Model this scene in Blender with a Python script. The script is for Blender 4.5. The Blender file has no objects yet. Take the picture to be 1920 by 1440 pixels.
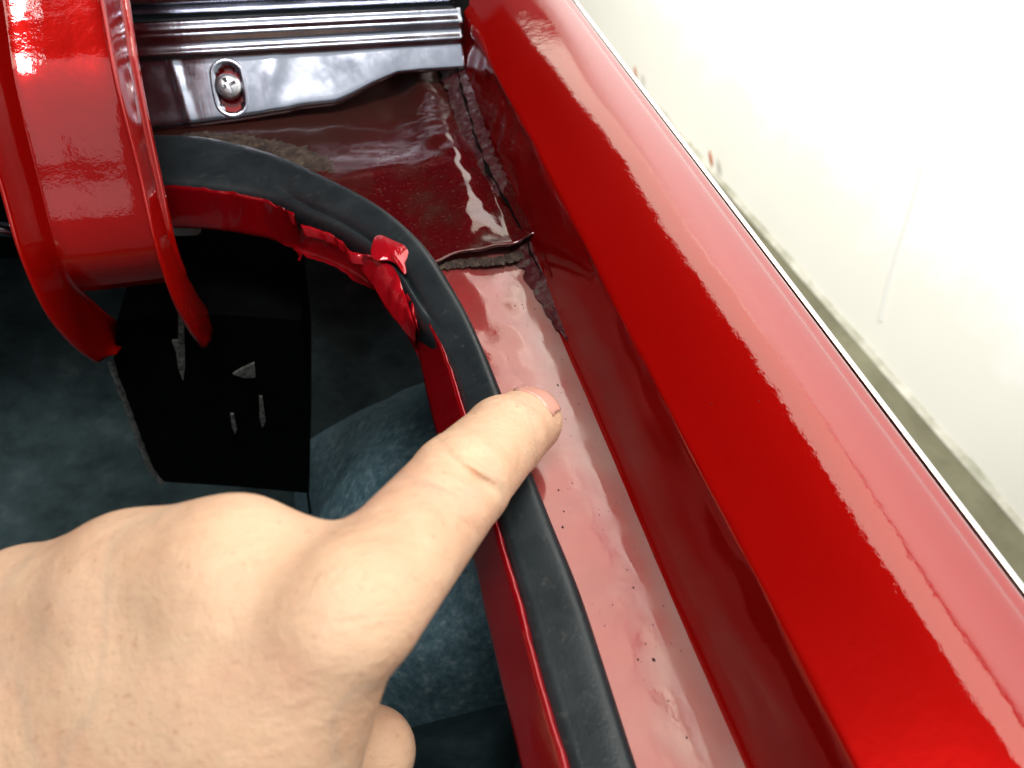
import bpy, bmesh, math, random
import numpy as np
from mathutils import Vector, Matrix, noise

random.seed(7)
SC = bpy.context.scene
COL = SC.collection

# ------------------------------------------------------------------ camera
# X = car width (outwards), Y = car length, Z = up; the gutter floor is z = 0
FPX = 1387.0
L_ = Vector((-560, 1610, 1387)).normalized()
W_ = Vector((6330, 1006, 1387)); W_ = (W_ - L_ * W_.dot(L_)).normalized()
U_ = Vector((L_.y*W_.z-L_.z*W_.y, L_.z*W_.x-L_.x*W_.z, L_.x*W_.y-L_.y*W_.x)).normalized()
c_right = Vector((W_.x, L_.x, U_.x)); c_up = Vector((W_.y, L_.y, U_.y)); c_fwd = Vector((W_.z, L_.z, U_.z))
EYE = Vector((0, 0, 0.15)); XWALL = 0.985
cam = bpy.data.cameras.new("camera"); cam_o = bpy.data.objects.new("camera", cam); COL.objects.link(cam_o)
m = Matrix.Identity(4)
for i in range(3):
    m[i][0] = c_right[i]; m[i][1] = c_up[i]; m[i][2] = -c_fwd[i]; m[i][3] = EYE[i]
cam_o.matrix_world = m
cam.sensor_width = 36; cam.lens = 36 * FPX / 1920
cam.clip_start = 0.005; cam.clip_end = 60
cam.dof.use_dof = True; cam.dof.focus_distance = 0.195; cam.dof.aperture_fstop = 20
SC.camera = cam_o

# ------------------------------------------------------------------ light: indoor, lamps overhead
world = bpy.data.worlds.new("World"); SC.world = world; world.use_nodes = True
bg = world.node_tree.nodes["Background"]
bg.inputs[0].default_value = (0.86, 0.93, 1.0, 1); bg.inputs[1].default_value = 0.11
def lamp(name, loc, target, sx, sy, power, col=(1, .97, .92)):
    l = bpy.data.lights.new(name, 'AREA'); l.shape = 'RECTANGLE'; l.size = sx; l.size_y = sy
    l.energy = power; l.color = col
    o = bpy.data.objects.new(name, l); COL.objects.link(o); o.location = loc
    o.rotation_euler = (Vector(target) - Vector(loc)).to_track_quat('-Z', 'Y').to_euler()
    return o
lamp("overhead_light", (.44, 1.80, 2.05), (.44, 1.80, 0), 1.0, 4.35, 46, (1, .92, .76))
lamp("overhead_light", (-.05, -.25, 2.0), (-.05, -.05, 0), .7, .5, 33, (1, .98, .95))
lamp("overhead_light", (-.05, -1.3, 2.15), (-.05, -1.3, 0), 2.0, 2.8, 13, (.95, .98, 1))  # unseen, added to give the hinge and trim panel their reflections
w_ = lamp("wall_fill", (-1.3, 1.7, 1.75), (XWALL, 1.4, .75), 1.8, 1.6, 100, (1, .985, .955)); w_.data.spread = math.radians(120)  # unseen fill, added to brighten the wall and its mirrored band
SC.view_settings.view_transform = 'Standard'; SC.view_settings.look = 'None'
SC.view_settings.exposure = 0.0; SC.view_settings.gamma = 1

# ------------------------------------------------------------------ helpers
def ray(u, v):
    x, y = (u - 960) / FPX, (720 - v) / FPX
    return c_right * x + c_up * y + c_fwd
def P(u, v, z=0.0):                      # photo pixel -> point at height z
    d = ray(u, v); return EYE + d * ((z - EYE.z) / d.z)
def PX(u, v, X):                         # photo pixel -> point at car width X
    d = ray(u, v); return EYE + d * ((X - EYE.x) / d.x)
def PY(u, v, Y):
    d = ray(u, v); return EYE + d * ((Y - EYE.y) / d.y)
def C(u, v, d):                          # camera coordinates of a pixel at depth d
    return np.array([(u - 960) / FPX * d, (720 - v) / FPX * d, d])
R3 = np.array([[c_right[i], c_up[i], c_fwd[i]] for i in range(3)])
def PW(u, v, off=.006):
    d = ray(u, v); n = Vector((1, .055, 0)); p0 = Vector((.98 - off, 1.0, 0)); return EYE + d*((p0-EYE).dot(n)/d.dot(n))
def cam2world(A): return A @ R3.T + np.array(EYE)

def link(name, me, mat, parent=None, smooth=True):
    if mat: me.materials.append(mat)
    if smooth:
        me.polygons.foreach_set("use_smooth", [True] * len(me.polygons))
    me.update()
    o = bpy.data.objects.new(name, me); COL.objects.link(o)
    if parent:
        o.parent = parent
        r = parent
        off = Vector((0, 0, 0))
        while r: off += r.location; r = r.parent
        o.location = -off
    return o
def mesh(name, verts, faces, mat, parent=None, smooth=True):
    me = bpy.data.meshes.new(name); me.from_pydata([tuple(v) for v in verts], [], faces)
    me.validate()
    return link(name, me, mat, parent, smooth)
def grid(name, rows, mat, parent=None, thick=0, smooth=True, closed=False, flip=False):
    n = len(rows[0]); V = [p for r in rows for p in r]; F = []
    for i in range(len(rows) - 1):
        for j in range(n if closed else n - 1):
            a, b = i*n + j, i*n + (j + 1) % n
            f = (a, b, b + n, a + n)
            F.append(f[::-1] if flip else f)
    if closed:
        F.append(tuple(range(n))); F.append(tuple(range((len(rows)-1)*n, len(rows)*n)))
    o = mesh(name, V, F, mat, parent, smooth)
    if closed: fixn(o)
    if thick:
        md = o.modifiers.new("thick", 'SOLIDIFY'); md.thickness = thick; md.offset = -1
    return o
def fixn(o):
    bm = bmesh.new(); bm.from_mesh(o.data); bmesh.ops.recalc_face_normals(bm, faces=bm.faces); bm.to_mesh(o.data); bm.free()
def sharp(o, deg=35):
    bm = bmesh.new(); bm.from_mesh(o.data)
    for e in bm.edges:
        if len(e.link_faces) == 2 and e.calc_face_angle(0) > math.radians(deg): e.smooth = False
    bm.to_mesh(o.data); bm.free()
def bevel(o, w, seg=2):
    md = o.modifiers.new("bevel", 'BEVEL'); md.width = w; md.segments = seg; md.limit_method = 'ANGLE'
    return o
def catmull(pts, n):
    pts = [Vector(p) for p in pts]; Q = [pts[0]*2 - pts[1]] + pts + [pts[-1]*2 - pts[-2]]
    L = [0]
    for i in range(len(pts)-1): L.append(L[-1] + (pts[i+1]-pts[i]).length)
    out = []
    for k in range(n):
        s = L[-1]*k/(n-1); i = 0
        while i < len(pts)-2 and s > L[i+1]: i += 1
        t = (s - L[i])/max(1e-9, L[i+1]-L[i]); p0, p1, p2, p3 = Q[i:i+4]
        out.append(.5*((2*p1)+(p2-p0)*t+(2*p0-5*p1+4*p2-p3)*t*t+(3*p1-p0-3*p2+p3)*t**3))
    return out
def nz(x, y, z=0): return noise.noise(Vector((x, y, z)))
def sst(a, b, x):
    t = min(1, max(0, (x-a)/(b-a))); return t*t*(3-2*t)
def empty(name, loc, label, cat):
    o = bpy.data.objects.new(name, None); COL.objects.link(o); o.location = loc
    o["label"] = label; o["category"] = cat; return o

# ------------------------------------------------------------------ materials
class M:
    def __init__(s, name):
        s.m = bpy.data.materials.new(name); s.m.use_nodes = True
        s.t = s.m.node_tree; s.b = s.t.nodes["Principled BSDF"]
        s.co = s.t.nodes.new("ShaderNodeTexCoord")
    def set(s, **k):
        for a, v in k.items():
            i = s.b.inputs[a.replace("_", " ")]
            i.default_value = v if not isinstance(v, tuple) or len(v) == 4 or a == "Subsurface_Radius" else (*v, 1)
        return s
    def noise(s, scale, detail=4, rough=.55, stretch=None, out="Fac"):
        n = s.t.nodes.new("ShaderNodeTexNoise"); n.inputs["Scale"].default_value = scale
        n.inputs["Detail"].default_value = detail; n.inputs["Roughness"].default_value = rough
        if stretch:
            mp = s.t.nodes.new("ShaderNodeMapping"); mp.inputs["Scale"].default_value = stretch
            s.t.links.new(s.co.outputs["Object"], mp.inputs[0]); s.t.links.new(mp.outputs[0], n.inputs[0])
        else: s.t.links.new(s.co.outputs["Object"], n.inputs[0])
        return n.outputs[out]
    def voro(s, scale, feature='F1'):
        n = s.t.nodes.new("ShaderNodeTexVoronoi"); n.inputs["Scale"].default_value = scale; n.feature = feature
        s.t.links.new(s.co.outputs["Object"], n.inputs["Vector"]); return n
    def ramp(s, src, stops):
        r = s.t.nodes.new("ShaderNodeValToRGB"); e = r.color_ramp.elements
        while len(e) < len(stops): e.new(.5)
        for k, (p, c) in enumerate(stops):
            e[k].position = p; e[k].color = (*c, 1) if isinstance(c, tuple) else (c, c, c, 1)
        s.t.links.new(src, r.inputs[0]); return r.outputs[0]
    def mix(s, f, a, b, mode='MIX'):
        n = s.t.nodes.new("ShaderNodeMix"); n.data_type = 'RGBA'; n.blend_type = mode
        for sock, v in ((n.inputs[0], f), (n.inputs[6], a), (n.inputs[7], b)):
            if hasattr(v, 'is_output'): s.t.links.new(v, sock)
            else: sock.default_value = v if isinstance(v, (int, float)) else (*v, 1)
        return n.outputs[2]
    def math(s, op, a, b=0):
        n = s.t.nodes.new("ShaderNodeMath"); n.operation = op
        for sock, v in ((n.inputs[0], a), (n.inputs[1], b)):
            if hasattr(v, 'is_output'): s.t.links.new(v, sock)
            else: sock.default_value = v
        return n.outputs[0]
    def bump(s, h, dist, strength=1, prev=None):
        n = s.t.nodes.new("ShaderNodeBump"); n.inputs["Distance"].default_value = dist; n.inputs["Strength"].default_value = strength
        s.t.links.new(h, n.inputs["Height"])
        if prev: s.t.links.new(prev, n.inputs["Normal"])
        return n.outputs[0]
    def to(s, src, name): s.t.links.new(src, s.b.inputs[name]); return s

RED = (0.31, 0.0020, 0.0012)
def paint(name, peel=.00004, dirt=0, base=RED, wave=.00012, rough=.30, coat=1.0):
    k = M(name).set(Roughness=rough, Metallic=.25, Coat_Weight=coat, Coat_Roughness=.025, Coat_IOR=1.68, Specular_IOR_Level=0.0)
    fl = k.voro(6000)
    col = k.mix(k.math('MULTIPLY', fl.outputs["Distance"], .5), base, tuple(c*.72 for c in base))
    if dirt:
        f = k.ramp(k.noise(70, 8, .65), [(.47, 0.0), (.68, 1.0)])
        col = k.mix(k.math('MULTIPLY', f, dirt), col, (.045, .020, .014))
        f2 = k.ramp(k.noise(900, 3, .6), [(.62, 0.0), (.72, 1.0)])
        col = k.mix(k.math('MULTIPLY', f2, dirt*.5), col, (.22, .16, .12))
        k.to(k.ramp(f, [(0, .03), (1, .22)]), "Coat Roughness")
    k.to(col, "Base Color")
    b1 = k.bump(k.noise(60, 2, .5), wave)
    b2 = k.bump(k.noise(520, 3, .6), peel, 1, b1)
    k.to(b2, "Coat Normal"); k.to(b2, "Normal")
    return k.m
M_fender = paint("red_clearcoat", .000026)
def dusty(m, f, col=(.34, .20, .17)):
    t = m.node_tree; b = t.nodes["Principled BSDF"]; src = b.inputs["Base Color"].links[0].from_socket
    co = t.nodes.new("ShaderNodeTexCoord"); n = t.nodes.new("ShaderNodeTexNoise"); n.inputs["Scale"].default_value = 45; n.inputs["Detail"].default_value = 8
    t.links.new(co.outputs["Object"], n.inputs[0])
    r = t.nodes.new("ShaderNodeMapRange"); r.inputs[1].default_value = .3; r.inputs[2].default_value = .75; r.inputs[3].default_value = f*.4; r.inputs[4].default_value = f
    t.links.new(n.outputs[0], r.inputs[0])
    sp = t.nodes.new("ShaderNodeSeparateXYZ"); t.links.new(co.outputs["Object"], sp.inputs[0])
    e = t.nodes.new("ShaderNodeMath"); e.operation = 'MULTIPLY_ADD'; e.inputs[1].default_value = .016; t.links.new(n.outputs[0], e.inputs[0]); t.links.new(sp.outputs[0], e.inputs[2])
    g = t.nodes.new("ShaderNodeMapRange"); g.inputs[1].default_value = .0555; g.inputs[2].default_value = .0715; g.inputs[3].default_value = 0; g.inputs[4].default_value = .62; t.links.new(e.outputs[0], g.inputs[0])
    ad = t.nodes.new("ShaderNodeMath"); ad.operation = 'ADD'; t.links.new(r.outputs[0], ad.inputs[0]); t.links.new(g.outputs[0], ad.inputs[1])
    x = t.nodes.new("ShaderNodeMix"); x.data_type = 'RGBA'; t.links.new(ad.outputs[0], x.inputs[0]); t.links.new(src, x.inputs[6]); x.inputs[7].default_value = (*col, 1)
    t.links.new(x.outputs[2], b.inputs["Base Color"])
M_gutter = paint("red_gutter_paint", .000012, .12, (.30, .003, .008), .0001)
dusty(M_gutter, .32, (.34, .23, .20))
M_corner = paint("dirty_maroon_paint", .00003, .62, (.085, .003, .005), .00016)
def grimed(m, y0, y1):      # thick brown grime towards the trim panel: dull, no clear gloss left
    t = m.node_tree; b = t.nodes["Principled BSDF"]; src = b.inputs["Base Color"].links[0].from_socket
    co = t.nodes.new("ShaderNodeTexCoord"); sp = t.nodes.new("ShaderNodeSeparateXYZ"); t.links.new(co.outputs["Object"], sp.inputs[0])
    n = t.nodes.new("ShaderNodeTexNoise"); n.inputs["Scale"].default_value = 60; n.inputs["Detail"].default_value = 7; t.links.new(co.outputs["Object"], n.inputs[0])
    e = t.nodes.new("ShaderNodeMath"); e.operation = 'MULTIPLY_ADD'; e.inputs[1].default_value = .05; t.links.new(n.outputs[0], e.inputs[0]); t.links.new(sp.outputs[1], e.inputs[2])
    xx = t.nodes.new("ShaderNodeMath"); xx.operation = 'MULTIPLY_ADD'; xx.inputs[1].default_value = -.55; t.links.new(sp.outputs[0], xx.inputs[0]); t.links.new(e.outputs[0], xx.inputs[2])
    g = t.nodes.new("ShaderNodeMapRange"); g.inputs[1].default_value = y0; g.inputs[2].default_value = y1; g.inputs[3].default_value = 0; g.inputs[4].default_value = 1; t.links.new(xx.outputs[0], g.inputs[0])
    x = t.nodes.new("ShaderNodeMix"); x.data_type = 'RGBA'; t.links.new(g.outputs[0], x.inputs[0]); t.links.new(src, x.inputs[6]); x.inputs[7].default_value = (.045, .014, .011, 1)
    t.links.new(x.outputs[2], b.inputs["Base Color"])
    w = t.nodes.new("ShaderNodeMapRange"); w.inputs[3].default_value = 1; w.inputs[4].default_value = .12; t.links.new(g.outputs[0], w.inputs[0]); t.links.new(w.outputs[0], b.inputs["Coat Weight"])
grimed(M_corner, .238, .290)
M_hinge = paint("red_hinge_paint", .00004, 0, (.46, .0045, .0025), .0003)
M_flange = paint("red_flange_paint", .00004, .06, (.32, .003, .008), .0002)
M_tab = paint("red_peeled_paint", .0002, 0, (.48, .006, .014), .0006)

k = M("rubber").set(Roughness=.42, Specular_IOR_Level=.40)
c1 = k.ramp(k.noise(70, 7, .65), [(.3, (.007, .0125, .015)), (.7, (.017, .025, .029))])
ds = k.ramp(k.noise(500, 4, .7), [(.58, 0.0), (.72, 1.0)])
c2 = k.mix(k.math('MULTIPLY', ds, .22), c1, (.12, .12, .115))
k.to(c2, "Base Color")
k.to(k.ramp(k.noise(60, 5, .7), [(.3, .28), (.7, .52)]), "Roughness")
k.to(k.bump(k.noise(1300, 4, .6), .00006, 1, k.bump(k.noise(50, 3, .5), .0004)), "Normal"); M_rubber = k.m

k = M("aluminium").set(Metallic=1.0)
k.to(k.ramp(k.noise(40, 5, .6), [(.3, (.33, .345, .41)), (.7, (.45, .47, .54))]), "Base Color")
k.to(k.ramp(k.noise(55, 6, .7), [(.35, .12), (.7, .26)]), "Roughness")
b1 = k.bump(k.noise(38, 2, .5), .0004)
k.to(k.bump(k.noise(900, 3, .7, (1, .06, .06)), .00003, 1, b1), "Normal"); M_alu = k.m

k = M("screw_zinc").set(Metallic=1.0, Roughness=.33)
k.to(k.ramp(k.noise(800, 3), [(.3, (.45, .45, .47)), (.7, (.75, .75, .78))]), "Base Color"); M_zinc = k.m
k = M("bare_metal_edge").set(Metallic=.3, Roughness=.55)
k.to(k.ramp(k.noise(500, 5, .7), [(.35, (.035, .033, .03)), (.6, (.20, .20, .18))]), "Base Color"); M_bare = k.m

k = M("trunk_spatter").set(Roughness=.62, Specular_IOR_Level=.3)
s1 = k.ramp(k.noise(230, 5, .72), [(.38, (.095, .20, .245)), (.55, (.19, .34, .40)), (.68, (.42, .55, .59))])
s2 = k.ramp(k.noise(12, 4, .6), [(.35, .45), (.7, 1.0)])
k.to(k.mix(1.0, s1, s2, 'MULTIPLY'), "Base Color")
k.to(k.bump(k.noise(420, 4, .7), .0005), "Normal"); M_spatter = k.m
k = M("trunk_mat").set(Roughness=.75, Specular_IOR_Level=.25)
s1 = k.ramp(k.noise(26, 7, .7), [(.34, (.014, .029, .032)), (.55, (.036, .064, .069)), (.78, (.10, .14, .145))])
k.to(s1, "Base Color"); k.to(k.bump(k.noise(160, 6, .7), .0012), "Normal"); M_mat = k.m
k = M("black_bracket").set(Roughness=.8, Specular_IOR_Level=.04)
k.to(k.ramp(k.noise(90, 4), [(.3, (.0008, .001, .0012)), (.7, (.0022, .0026, .003))]), "Base Color"); M_black = k.m

k = M("seam_sealer").set(Roughness=.55, Coat_Weight=.6, Coat_Roughness=.12)
k.to(k.ramp(k.noise(240, 7, .7), [(.30, (.008, .005, .005)), (.42, (.060, .006, .010)), (.52, (.075, .018, .020)), (.60, (.085, .058, .052)), (.68, (.13, .105, .095)), (.76, (.10, .006, .010))]), "Base Color")
k.to(k.ramp(k.noise(90, 4), [(.35, .18), (.65, .7)]), "Roughness")
k.to(k.bump(k.noise(500, 5, .7), .0004), "Normal"); M_seal = k.m
k = M("gap_black").set(Roughness=.9, Specular_IOR_Level=.1, Base_Color=(.003, .003, .003)); M_gap = k.m
k = M("grime").set(Roughness=.85)
k.to(k.ramp(k.noise(260, 6, .7), [(.3, (.008, .005, .004)), (.5, (.035, .018, .013)), (.72, (.10, .075, .050))]), "Base Color"); M_grime = k.m

k = M("white_wall").set(Roughness=.55)
w1 = k.ramp(k.noise(3, 5, .6), [(.3, (.84, .845, .83)), (.7, (.90, .905, .89))])
sx3 = k.t.nodes.new("ShaderNodeSeparateXYZ"); k.t.links.new(k.co.outputs["Object"], sx3.inputs[0])
hgt = k.math('ADD', k.math('MULTIPLY', k.math('ADD', sx3.outputs[2], .85), 3.2), k.math('MULTIPLY', k.noise(7, 6, .65), -1.1))
st_ = k.ramp(hgt, [(0.0, 1.0), (.42, 0.0)])
st_ = k.math('MULTIPLY', st_, .55)
k.to(k.mix(st_, w1, (.74, .72, .62)), "Base Color"); M_wall = k.m
k = M("wall_base_stain").set(Roughness=.7)
k.to(k.ramp(k.noise(14, 6, .65), [(.35, (.26, .26, .19)), (.65, (.52, .51, .44))]), "Base Color"); M_base = k.m
k = M("wall_chip").set(Roughness=.8, Base_Color=(.36, .13, .05)); M_chip = k.m
k = M("concrete_floor").set(Roughness=.85, Specular_IOR_Level=.2)
k.to(k.ramp(k.noise(6, 7, .65), [(.3, (.10, .095, .06)), (.7, (.19, .185, .125))]), "Base Color")
k.to(k.bump(k.noise(60, 5), .002), "Normal"); M_floor = k.m

k = M("skin").set(Roughness=.46, Specular_IOR_Level=.38, Subsurface_Weight=.15, Subsurface_Scale=.003)
k.b.inputs["Subsurface Radius"].default_value = (1.0, .35, .18)
s1 = k.ramp(k.noise(48, 6, .62), [(.30, (.68, .40, .25)), (.50, (.77, .50, .325)), (.72, (.83, .56, .37))])
bl = k.ramp(k.noise(34, 4, .55), [(.50, 0.0), (.70, 1.0)])
s2 = k.mix(k.math('MULTIPLY', bl, .42), s1, (.72, .33, .235))
sp = k.ramp(k.noise(520, 3, .6), [(.62, 0.0), (.70, 1.0)])
s3 = k.mix(k.math('MULTIPLY', sp, .34), s2, (.42, .17, .09))
dm = k.ramp(k.noise(170, 4, .65, (1, 1, 1)), [(.35, 0.0), (.65, 1.0)])
s4 = k.mix(k.math('MULTIPLY', dm, .22), s3, (.80, .56, .38))
vn = k.ramp(k.noise(22, 2, .4, (1.6, .6, 1)), [(.475, 0.0), (.50, 1.0), (.525, 0.0)])
s5 = k.mix(k.math('MULTIPLY', vn, .22), s4, (.42, .36, .29))
k.to(s5, "Base Color")
b1 = k.bump(k.noise(240, 6, .7), .00045)
v = k.voro(900, 'DISTANCE_TO_EDGE')
b2 = k.bump(k.math('MINIMUM', v.outputs["Distance"], .10), .0007, .5, b1)
b3 = k.bump(k.noise(90, 4, .6, (1, 3, 1)), .0006, 1, b2)
k.to(b3, "Normal"); M_skin = k.m
k = M("fingernail").set(Roughness=.25, Base_Color=(.78, .40, .32), Subsurface_Weight=.2, Subsurface_Scale=.002, Coat_Weight=.3); M_nail = k.m

# ------------------------------------------------------------------ setting: floor and wall
ZF, XW, WS = -0.85, 0.98, -.055
fl = mesh("floor", [(-6, -6, ZF), (6, -6, ZF), (6, 9, ZF), (-6, 9, ZF)], [(0, 1, 2, 3)], M_floor, None, False)
fl["kind"] = "structure"
wall = empty("wall", (XW, 1.5, ZF), "white painted wall behind the red fender, stained along its foot", "wall"); wall["kind"] = "thing"
rows = []
def wallx(Y, Z): return XW + WS*(Y-1.0) + .004*nz(Y*1.3, Z*1.3, 3)
for i in range(61):
    Y = -2.5 + 9*i/60
    rows.append([(wallx(Y, Z), Y, Z) for Z in [ZF-.02 + 3.0*j/40 for j in range(41)]])
grid("wall_face", rows, M_wall, wall)
rows = []
for i in range(121):
    Y = -2.5 + 9*i/120; a = .006*nz(Y*6, 1); b = .01*nz(Y*9, 5)
    x = wallx(Y, ZF); rows.append([(x-.010+a*.6, Y, ZF+.001), (x-.009+a*.6, Y, ZF+.003), (x-.006+a*.4, Y, ZF+.005+b*.2), (x-.003, Y, ZF+.009+b*.5), (x+.004, Y, ZF+.015+b*.8)])
grid("wall_foot", rows, M_base, wall)
for (u, v, s) in ((1192, 135, .014), (1333, 297, .017)):
    c = PW(u, v, .028); vs = []; n = 12
    ax = Vector((0, -.75, -.66))
    for r_, h in ((1, 0), (.7, -.003)):
        for j in range(n):
            a = 2*math.pi*j/n; q = 1+.25*nz(j*1.7, s*99)
            vs.append(c + ax*(math.cos(a)*s*1.25*r_*q) + Vector((0, .66, -.75))*(math.sin(a)*s*.42*r_*q) + Vector((h, 0, 0)))
    F = [(j, (j+1) % n, n+(j+1) % n, n+j) for j in range(n)] + [tuple(range(n, 2*n))]
    mesh("wall_scab", vs, F, M_chip, wall)
ln = [PW(u, v, .0035) for (u, v) in ((1728, 305), (1706, 385), (1680, 470), (1664, 530), (1648, 600))]
rows = []
for p in catmull(ln, 24):
    rows.append([p + Vector((.004, d*.0035, 0)) if abs(d) > 1 else p + Vector((0, d*.0035, 0)) for d in (-1.6, -.9, .9, 1.6)])
k = M("wall_crack").set(Roughness=.8, Base_Color=(.74, .75, .72))
grid("wall_seam", rows, k.m, wall)

# ------------------------------------------------------------------ the car
car = empty("car", (-.6, .1, ZF), "glossy red car with its open boot corner, black rubber seal and silver trim panel", "car")

# --- fender: one profile swept along the car
prof = [(.0585, -.0032), (.0612, -.0022), (.0630, .0002), (.0640, .004), (.0650, .010), (.0662, .0165), (.0672, .0212), (.0676, .0232), (.0679, .0243),
        (.0681, .0247), (.0685, .0250), (.0690, .0252), (.0700, .0255), (.0740, .0267), (.0800, .0285), (.0850, .0299), (.0890, .0309), (.0920, .0316), (.0950, .0321), (.0980, .0325), (.1010, .0326), (.1040, .0324),
        (.1062, .0320), (.1074, .0316), (.1081, .0310), (.1086, .0307), (.1094, .0307), (.1107, .0304), (.1119, .0297), (.1129, .0285), (.1137, .0267), (.1143, .0243),
        (.1147, .0205), (.1150, .015), (.1155, .006), (.116, -.01), (.118, -.05), (.121, -.15), (.124, -.32)]
def fend(k): return paint
Ys = [-.30 + .0025*i for i in range(0, int(.95/.0025))]
rows = []
for Y in Ys:
    r = []
    for j, (X, Z) in enumerate(prof):
        w = 0
        if j < 12: w = .0005*nz(Y*22, j*.35) + .00025*nz(Y*90, j*.6)
        if j < 8 and Y > .14: w += .0010*nz(Y*160, j*.8)*sst(.14, .19, Y)
        q = .00035*nz(Y*14, X*60)
        r.append((X + w, Y, Z + q*(1 if j > 9 else .3) + (w*.6 if j < 3 else 0)))
    rows.append(r)
fender = grid("fender", rows, M_fender, car, flip=True)

k = M("polished_moulding").set(Metallic=1.0, Roughness=.08, Base_Color=(.80, .80, .80)); M_mould = k.m
rows = []
for Y in Ys[::4]:
    rows.append([(.1150 + .0021*math.cos(a)*(1+.02*nz(Y*9, 1)), Y, .0250 + .0028*math.sin(a)) for a in [2*math.pi*j/20 for j in range(20)]])
grid("trim_moulding", rows, M_mould, car, closed=True)
# --- outline of the boot opening, for trimming the sheets that end under the seal
from mathutils.geometry import intersect_point_line
OUTER = [(60, 300), (200, 268), (300, 262), (400, 268), (520, 300), (620, 345), (720, 400), (800, 470), (860, 560), (900, 640), (935, 720), (985, 850), (1036, 980), (1090, 1110), (1140, 1260), (1198, 1440), (1330, 1840), (1460, 2250)]
INNER = [(80, 385), (220, 352), (315, 347), (420, 357), (510, 376), (570, 403), (645, 438), (704, 481), (752, 537), (786, 601), (848, 705), (885, 840), (925, 960), (968, 1100), (1012, 1270), (1060, 1440), (1180, 1840), (1295, 2250)]
NS = 220
SO = catmull([P(u, v, .004) for u, v in OUTER], NS); SI = catmull([P(u, v, .006) for u, v in INNER], NS)
poly = np.array([(a.lerp(b, .6).x, a.lerp(b, .6).y) for a, b in zip(SI, SO)] + [(.02, -2), (-3, -2), (-3, SO[0].y)])
def inside(x, y):
    c = False; q = poly; j = len(q)-1
    for i in range(len(q)):
        if (q[i][1] > y) != (q[j][1] > y) and x < (q[j][0]-q[i][0])*(y-q[i][1])/(q[j][1]-q[i][1]) + q[i][0]: c = not c
        j = i
    return c
def clip(o):
    bm = bmesh.new(); bm.from_mesh(o.data)
    bmesh.ops.delete(bm, geom=[v for v in bm.verts if inside(v.co.x, v.co.y)], context='VERTS')
    bm.to_mesh(o.data); bm.free()
# --- side gutter
def zg(X, Y):
    z = -.042*(X-.0225) + .00012*nz(X*40, Y*20, 2) + .00004*nz(X*190, Y*130, 5)
    z -= .0007*sst(.16, .185, Y)*(1+nz(X*150, Y*150))
    z += .00030*nz(X*110, Y*110, 9)*sst(.13, .17, Y)
    return z
rows = []
for i in range(261):
    Y = -.30 + .49*i/260 if i < 150 else (-.30+.49*150/260) + (.196+.30-.49*150/260)*(i-150)/110
    rows.append([(X, Y, zg(X, Y)) for X in [.018 + .0445*j/52 for j in range(53)]])
gut = grid("gutter", rows, M_gutter, car, flip=True); clip(gut)

# --- corner panel, lapped over the gutter end
def ycut(X): return .1825 + .0016*nz(X*120, 2) - .004*sst(.045, .03, X)
def zc(X, Y):
    d = Y - ycut(X)
    z = .0012 + .0008*math.exp(-(d/.0045)**2) + .0006*nz(X*30, Y*30, 4) + .00012*nz(X*120, Y*120, 7)
    xr_ = .0475 + .03*(Y-.19)*-.35 + .0022*nz(Y*75, 3)
    z += .0019*(1+7*max(0, Y-.19))*math.exp(-((X-xr_)/.0085)**2)*sst(.186, .20, Y)*(1+.5*nz(X*90, Y*90, 1))
    z += .0004*nz(X*190, Y*190, 1)*math.exp(-((X-xr_-.003)/.006)**2)
    z += -.0035*sst(.225, .285, Y)*sst(.055, .035, X) + .0030*sst(.058, .065, X)
    return z
rows = []
for i in range(111):
    r = []
    for j in range(141):
        X = -.16 + (.0655+.16)*j/140; Y = ycut(X) + (.325-ycut(X))*(i/110)
        r.append((X, Y, zc(X, Y)))
    rows.append(r)
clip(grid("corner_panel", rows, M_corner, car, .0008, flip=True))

# --- seam sealer along the fender foot and over the lap joint
def lumpy(name, path, wid, hgt, mat, n=90, m_=12, seed=0, up=Vector((0, 0, 1)), parent=car, rough=1.0):
    pts = catmull(path, n); rows = []
    for i, p in enumerate(pts):
        t = (pts[min(i+1, n-1)] - pts[max(i-1, 0)]).normalized(); side = t.cross(up).normalized()
        e = min(1, 8*i/n, 8*(n-1-i)/n)
        w = wid*(1+.45*rough*nz(i*.21, seed)+.12*rough*nz(i*.55, seed+3))*(.25+.75*e); h = hgt*(1+.6*rough*nz(i*.33, seed+5))*(.15+.85*e)
        r = []
        for j in range(m_+1):
            a = -1 + 2*j/m_
            zz = (1-abs(a)**2.2)*h*(1+.7*rough*nz(i*.4, a*2.2, seed+9)) - .0009
            r.append(p + side*(a*w + .0007*rough*nz(i*.5, j*.7, seed)) + up*zz)
        rows.append(r)
    return grid(name, rows, mat, parent)
lumpy("seam_sealer", [Vector((.0610, .345, .010)), Vector((.0605, .31, .009)), Vector((.0600, .28, .0075)), Vector((.0590, .25, .0050)), Vector((.0585, .22, .0035)), Vector((.0610, .195, .002)), Vector((.0622, .17, .0014)), Vector((.0630, .14, .001))],
      .0052, .0006, M_seal, 220, 18, 3, Vector((-.45, 0, .89)))
lumpy("seam_sealer", [Vector((.030, .180, .0006)), Vector((.042, .1795, .0008)), Vector((.053, .1785, .001)), Vector((.0635, .181, .001))],
      .0021, .0006, M_grime, 140, 10, 8)
rows = []
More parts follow.
